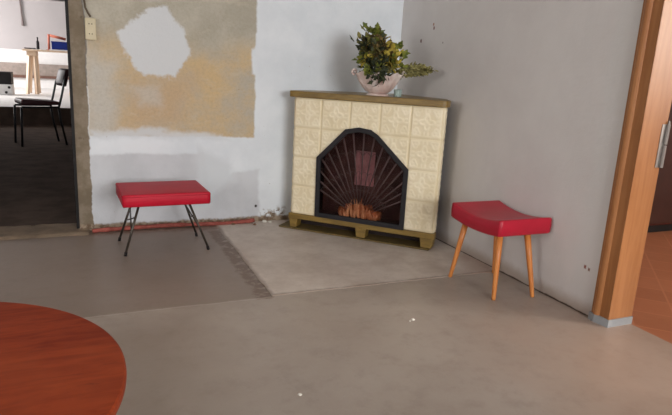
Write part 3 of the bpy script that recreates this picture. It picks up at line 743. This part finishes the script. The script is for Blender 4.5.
# ------------------------------------------------------------------ back room furniture
M_pine = wood('pale_pine', (226, 198, 170), (240, 216, 190), (2, 2, .4), 6, .5)
PZ = .2805
tt = empty('trestle_table', (-2.75, 10.4, PZ), 'pale wooden trestle table with papers in the far bright room', 'table')
link('tabletop', mk(box, (-.55, -.35, .895), (.85, .35, .93)), M_pine, tt, bevel=.004)
for cx in (-.42, .42):
    for sx in (-1, 1):
        for sy in (-1, 1):
            bm = bmesh.new(); tpx = cx + sx * .05 + .03; fpx = cx + sx * .09
            tube(bm, [(fpx, sy * .27, .0), (tpx, sy * .20, .80)], .042, 4); link('leg', bm, M_pine, tt)
    bm = bmesh.new(); box(bm, (cx - .06, -.30, .801), (cx + .12, .30, .894)); link('beam', bm, M_pine, tt)
TZ = PZ + .931
M_paper = simple('white_paper', (240, 240, 244), .7, .2, var=.02)
tag(link('paper_sheet', mk(box, (-3.13, 10.08, TZ), (-2.87, 10.4, TZ + .006)), M_paper), 'white paper sheet on the trestle table left of the blue crate', 'paper')
tag(link('paper_sheet', mk(box, (-2.80, 10.06, TZ), (-2.45, 10.12, TZ + .02)), M_paper), 'white strip of paper in front of the blue crate', 'paper')
tp = tag(link('black_tray', mk(box, (-.12, -.10, 0), (.09, .12, .022)), M_dark, bevel=.006), 'flat black tray at the left end of the trestle table', 'tray'); tp.location = (-3.155, 10.3, TZ + .0065)
bt = empty('bottle', (-3.03, 10.45, TZ), 'slim dark bottle standing on the trestle table', 'bottle')
bm = bmesh.new(); lathe(bm, [(.028, 0), (.03, .01), (.03, .16), (.014, .20), (.013, .235), (.013, .2355)], 20); link('body', bm, M_dark, bt, smooth=True)
bm = bmesh.new(); lathe(bm, [(.016, .236), (.016, .262), (.004, .262)], 16); link('cap', bm, M_dark, bt, smooth=True)
M_blue = simple('blue_plastic', (30, 52, 134), .4, .4)
cr = empty('blue_crate', (-2.50, 10.30, TZ), 'blue plastic crate at the right end of the trestle table', 'crate')
bm = bmesh.new(); a, b_, h_, t_ = .25, .15, .19, .012
box(bm, (-a, -b_, 0), (a, b_, t_)); box(bm, (-a, -b_, t_), (a, -b_ + t_, h_)); box(bm, (-a, b_ - t_, t_), (a, b_, h_)); box(bm, (-a, -b_ + t_, t_), (-a + t_, b_ - t_, h_)); box(bm, (a - t_, -b_ + t_, t_), (a, b_ - t_, h_))
link('body', bm, M_blue, cr)
bm = bmesh.new()
box(bm, (-a - .008, -b_ - .0085, h_ - .025), (a + .008, -b_ - .0005, h_)); link('rim', bm, M_blue, cr)
cn = empty('orange_stand', (-2.82, 10.50, TZ), 'small orange-red stand with a slanted arm behind the blue crate', 'stand')
M_or = simple('orange_red', (206, 120, 96), .6, .3)
link('base', mk(box, (-.06, -.05, 0), (.06, .05, .015)), M_or, cn, bevel=.003)
bm = bmesh.new(); tube(bm, [(0, 0, .0155), (.01, 0, .34)], .024, 10); link('post', bm, M_or, cn, smooth=True)
bm = bmesh.new(); tube(bm, [(.03, 0, .315), (.34, 0, .255)], [.030, .030], 10); link('arm', bm, M_or, cn, smooth=True)

# black and white low units
tag(link('black_case', mk(box, (-4.3, 9.5, .4905), (-3.485, 9.9, .735)), M_dark, bevel=.01), 'black case resting on the white drawer unit in the back room', 'case')
du = empty('drawer_unit', (-3.85, 9.7, PZ), 'low white drawer unit with round black knobs in the bright back room', 'drawer unit')
link('body', mk(box, (-.5, -.2, .0), (.37, .2, .2095)), M_white, du, bevel=.004)
for z0, xk, zk in ((.01, .265, .13), (.11, .32, .04)):
    bm = bmesh.new(); box(bm, (-.48, -.212, z0), (.355, -.201, z0 + .09)); dr = link('drawer', bm, M_white, du, bevel=.003)
    bm = bmesh.new(); tube(bm, [(xk, -.2125, z0 + .045), (xk, -.245, z0 + .045)], [.016, .026], 12); link('knob', bm, M_dark, dr, smooth=True)

# side chair
M_maroon = simple('maroon_seat', (74, 38, 42), .45, .4); M_tube = simple('steel_tube', (120, 128, 126), .3, .5, .8)
M_tubed = simple('dark_tube', (34, 34, 36), .4, .4, .3)
sc_ = empty('side_chair', (-2.67, 4.1, .0105), 'maroon-seated metal tube chair standing in the back room doorway view', 'chair')
bm = bmesh.new(); cushion(bm, .42, .38, .49, .54, lambda x, y: .012 * -x / .2, r=.016, bulge=.004); link('seat', bm, M_maroon, sc_, smooth=True)
bm = bmesh.new(); cushion(bm, .20, .38, -.032, .032, lambda x, y: -.03 * (abs(y) / .19) ** 2, r=.02, bulge=.008)
rot_ = Matrix.Rotation(math.radians(-76), 4, 'Y')
for v in bm.verts: v.co = rot_ @ v.co + Vector((.285, 0, .82))
link('backrest', bm, M_maroon, sc_, smooth=True)
for sy in (-1, 1):
    bm = bmesh.new(); tube(bm, [(-.235, sy * .19, .0), (-.215, sy * .19, .46)], .013, 10); link('leg', bm, M_tubed, sc_, smooth=True)
    bm = bmesh.new(); tube(bm, [(.262, sy * .19, .0), (.205, sy * .19, .30), (.19, sy * .19, .46)], .013, 10); link('leg', bm, M_tubed, sc_, smooth=True)
    bm = bmesh.new(); tube(bm, [(.192, sy * .19, .461), (.225, sy * .19, .58), (.265, sy * .19, .75), (.285, sy * .17, .80)], .013, 10); link('upright', bm, M_tube, sc_, smooth=True, label='shiny steel upright')
    bm = bmesh.new(); tube(bm, [(-.214, sy * .19, .462), (.188, sy * .19, .462)], .012, 10); link('seat_rail', bm, M_tubed, sc_, smooth=True)
sc_.rotation_euler = (0, 0, math.radians(16))
